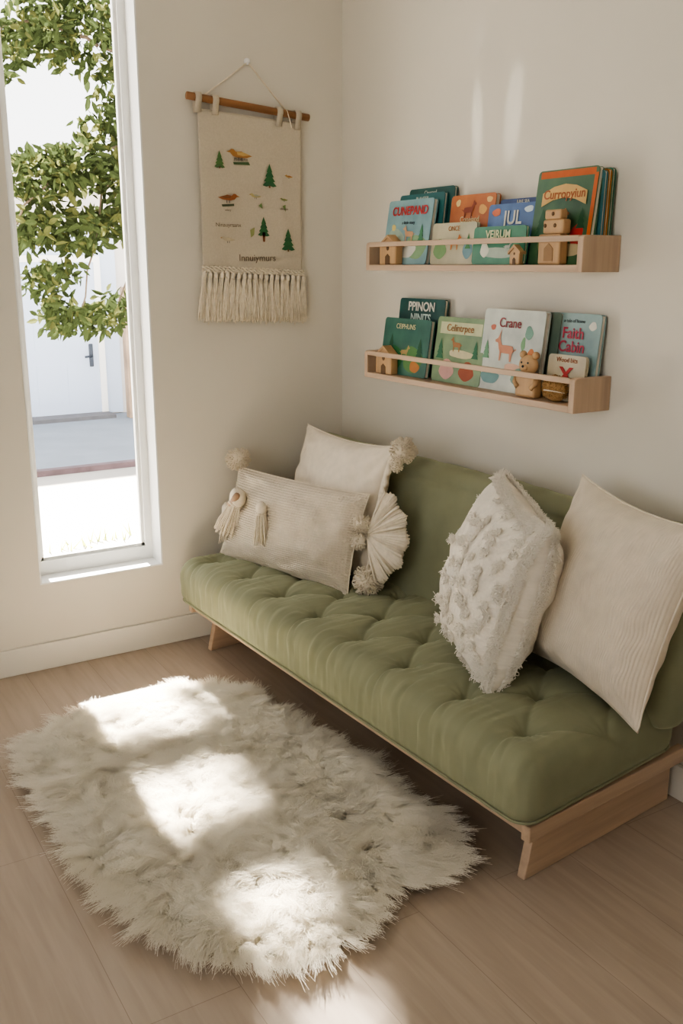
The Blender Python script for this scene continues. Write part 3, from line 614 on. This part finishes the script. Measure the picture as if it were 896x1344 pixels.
for i in range(900):
    d_=rng.normal(0,1,3); d_/=np.linalg.norm(d_); d_[2]=abs(d_[2])*1. if d_[2]<-.6 else d_[2]
    b0=np.array([d_[0]*.043,d_[1]*.017,.036+d_[2]*.034]); s=np.linspace(0,1,4)[:,None]; hp.append(b0+d_*np.array([1,.5,1])*.010*s+rng.normal(0,.001,(4,3))*s)
hp=np.array(hp); hp[:,:,2]=np.maximum(hp[:,:,2],.001); hair('straw',hp,.0009,.0005,M_straw,t)
tubes('twine',[[(-.046,-.005,.03),(-.02,-.022,.034),(.02,-.022,.034),(.046,-.005,.03)]],.002,M_yarn,t)

# ------------------------------------------------------------------ wall hanging
wh=empty('wall_hanging')
def YZ(u,v): return -.63+(u-259)*.00325, 2.06-(v-140)*.00272-(u-259)*.00012
nd=60; V=[];F=[]
for i in range(nd+1):
    for j in range(nd+1):
        a=i/nd; b_=j/nd; yy=-.631+.43*a; zt=2.052-.022*a; zbm=1.487-.018*a; zz=zt+(zbm-zt)*b_
        xx=.022+.003*math.sin(a*9+b_*2)*b_+.002*noise.noise(Vector((a*4,b_*4,1)))
        V.append((xx,yy,zz))
for i in range(nd):
    for j in range(nd): k=i*(nd+1)+j; F.append((k,k+1,k+nd+2,k+nd+1))
o=obj('cloth',V,F,M_canvas,wh,True); md=o.modifiers.new('s','SOLIDIFY'); md.thickness=.002
dl=np.array([.024,-.672,2.092]); dr=np.array([.024,-.168,2.052])
tubes('dowel',[[dl+(dr-dl)*t for t in np.linspace(0,1,12)]],.0135,M_dowel,wh,14)
for a in (.08,.215,.74,.90):
    c=dl+(dr-dl)*a
    prof=[(.0245,c[2]-.05)]+[(c[0]+.0165*math.cos(t),c[2]+.0165*math.sin(t)) for t in np.linspace(-.2*math.pi,1.1*math.pi,12)]+[(.012,c[2]-.05)]
    V=[(p[0],c[1]-.012,p[1]) for p in prof]+[(p[0],c[1]+.012,p[1]) for p in prof]; n_=len(prof)
    o=obj('tab',V,[(i,i+1,n_+i+1,n_+i) for i in range(n_-1)],M_canvas,wh,True); md=o.modifiers.new('s','SOLIDIFY'); md.thickness=.0025
nail=np.array([.012,-.419,2.229])
pl=dl+(dr-dl)*.14; pr_=dl+(dr-dl)*.80
tubes('cord',[[pl+[0,0,.013],(pl+nail)/2+[0,0,.005],nail,(pr_+nail)/2+[0,0,.005],pr_+[0,0,.013]]],.003,M_yarn,wh)
tubes('cord_end',[[pr_+[.01,0,.013],pr_+[.016,.012,-.03],pr_+[.012,.02,-.05]]],.002,M_yarn,wh)
ball('wall_hook',(.008,-.419,2.232),.012,M_white,wh,seg=12)
for q in range(3):
    a=np.linspace(0,1,80); tubes('knot_band',[np.stack([.027+.003*np.sin(a*150+q*2),-.636+.44*a,1.492-.018*a-.008*q+.003*np.cos(a*150+q*2)],1)],.0042,M_yarn,wh)
fr=[]
for k in range(19):
    yc=-.628+k*.0238; zt=1.475-.018*k/18
    for i in range(26):
        s=np.linspace(0,1,9); off=rng.normal(0,1,2)
        yy=yc+(off[0]*.0015)+s**.8*off[0]*.0075-(.018*s*(1-k/18)); xx=.026+np.abs(off[1])*.004*s+.003*np.sin(s*9+i); zz=zt-s*(.178+rng.normal(0,.006))
        fr.append(np.stack([xx,yy+.002*np.sin(s*7+i),zz],1))
    ball('fringe_knot',(.03,yc,zt-.012),.009,M_yarn,wh,(1,1,1.4),.15,12)
tubes('fringe',fr,.0021,M_yarn,wh,5)
def hshape(pts,col,z_=.0275):
    V=[(z_,*YZ(u,v)) for u,v in pts]; obj('printed_motif',V,[tuple(range(len(V)))],flat(col),wh)
def fir(u,v,h,col,trunk=(.2,.09,.03)):
    w=h*.66; z_=.0275
    hshape([(u-1,v),(u+1,v),(u+1,v+h*.14),(u-1,v+h*.14)],trunk)
    for i in range(4):
        y0=v-h*.22*i; ww=w*(1-.2*i)/2
        hshape([(u-ww,y0+1),(u-ww*.5,y0+2.4),(u,y0+1),(u+ww*.5,y0+2.4),(u+ww,y0+1),(u,y0-h*.36)],(col[0]*(1+.15*(i%2)),col[1]*(1+.15*(i%2)),col[2]),.0275+.0003*i)
G1=(.03,.13,.05); G2=(.07,.16,.05)
fir(283,214,20,G2); fir(347,233,28,G1); fir(338,301,24,G1,(.25,.07,.02)); fir(371,319,28,G1)
hshape([(336,298),(340,298),(339.5,311),(337,311)],(.28,.09,.03)); hshape([(320,296),(326,292),(325,302),(321,306)],(.35,.38,.15))
def bird(u,v,s,c1,c2,fl=1):
    P=lambda L:[(u+fl*a*s,v+b*s) for a,b in L]
    hshape(P([(-14,-3),(-11,-6),(-8,-6),(-5,-3),(2,-4),(8,-1),(16,1),(9,4),(-2,5),(-9,3)]),c1)
    hshape(P([(-4,-3),(4,-3),(13,0),(4,2),(-3,1)]),c2,.0279); hshape(P([(-13,-4),(-17,-2),(-13,-1)]),(.4,.2,.05),.0279)
    hshape(P([(-2,4),(-1,4),(-1,9),(-2,9)]),DK); hshape(P([(2,4),(3,4),(3,9),(2,9)]),DK)
bird(309,196,1,(.42,.20,.06),(.62,.42,.16)); bird(293,254,.85,(.35,.12,.04),(.22,.08,.03),-1); bird(328,249,.5,(.5,.42,.2),(.4,.4,.3)); bird(373,219,.35,(.55,.32,.1),(.5,.2,.08)); bird(366,251,.35,(.25,.3,.12),(.3,.3,.1)); bird(291,310,.6,(.55,.47,.34),(.6,.52,.36))
hshape([(300,207),(320,205),(322,209),(301,210)],(.08,.15,.06)); hshape([(284,264),(300,262),(300,265),(285,267)],(.08,.1,.05))
hshape([(332,262),(336,258),(337,266)],(.2,.3,.1)); hshape([(364,260),(368,258),(368,268)],(.2,.3,.1))
RL=(math.pi/2,0,math.pi/2)
def ht(s,u,v,sz,col=(.12,.08,.05),bold=0): y_,z_=YZ(u,v); text('lettering',s,sz,flat(col),wh,(.028,y_,z_),RL,ext=.0003,bold=bold)
ht('Innuiymurs',329,334,.036,(.15,.11,.07)); ht('Ninauyrsanx',292,291,.021,(.16,.12,.08)); ht('Min Biulut',310,203,.014); ht('oldnuyo',366,264,.011); ht('winry',292,271,.011)

# ------------------------------------------------------------------ lights / world
sun=bpy.data.lights.new('sun','SUN'); sun.energy=115; sun.angle=.020; sun.color=(1,.925,.80)
so=bpy.data.objects.new('sun',sun); C.objects.link(so); so.rotation_euler=Vector((1,-.06,-.93)).to_track_quat('-Z','Y').to_euler(); so.location=(-6,1,6)
wd=bpy.data.worlds.new('sky'); sc.world=wd; wd.use_nodes=True; nt=wd.node_tree; bg=nt.nodes['Background']
st=N(nt,'ShaderNodeTexSky'); st.sky_type='HOSEK_WILKIE'; st.turbidity=3; st.sun_direction=Vector((-1,.06,.93)).normalized()
mx=N(nt,'ShaderNodeMix',data_type='RGBA'); mx.inputs[0].default_value=.75; mx.inputs[7].default_value=(1,.975,.945,1)
nt.links.new(st.outputs[0],mx.inputs[6]); nt.links.new(mx.outputs[2],bg.inputs[0]); bg.inputs[1].default_value=4.8
def glint(tx,tz,size,sx,e,roll=0):  # added spots with no real lamp behind them, throwing faint streaks on the wall
    l=bpy.data.lights.new('added_glint_spot','SPOT'); l.energy=e; l.spot_size=math.radians(size); l.spot_blend=.8; l.shadow_soft_size=.005; l.color=(1,.96,.9)
    o=bpy.data.objects.new('added_glint_spot',l); C.objects.link(o); o.location=(2.3,-4.0,2.5); dvec=Vector((tx,0,tz))-o.location
    q=dvec.to_track_quat('-Z','Y'); o.rotation_mode='QUATERNION'; o.rotation_quaternion=q@Euler((0,0,roll)).to_quaternion(); o.scale=(sx,1,1)
glint(.853,1.945,4.2,.22,260,.05); glint(1.03,1.96,4.8,.28,220,-.08); glint(.85,2.22,2.2,.3,100,-.2)
# ------------------------------------------------------------------ camera
cd=bpy.data.cameras.new('camera'); cam=bpy.data.objects.new('camera',cd); C.objects.link(cam)
cd.lens=1250/1344*36; cam.location=(3.484,-2.121,1.5); cam.rotation_euler=(math.radians(90-14.57),0,math.radians(58.7)); cd.clip_start=.02
sc.camera=cam
sc.view_settings.view_transform='AgX'
try: sc.view_settings.look='AgX - Medium High Contrast'
except Exception: pass
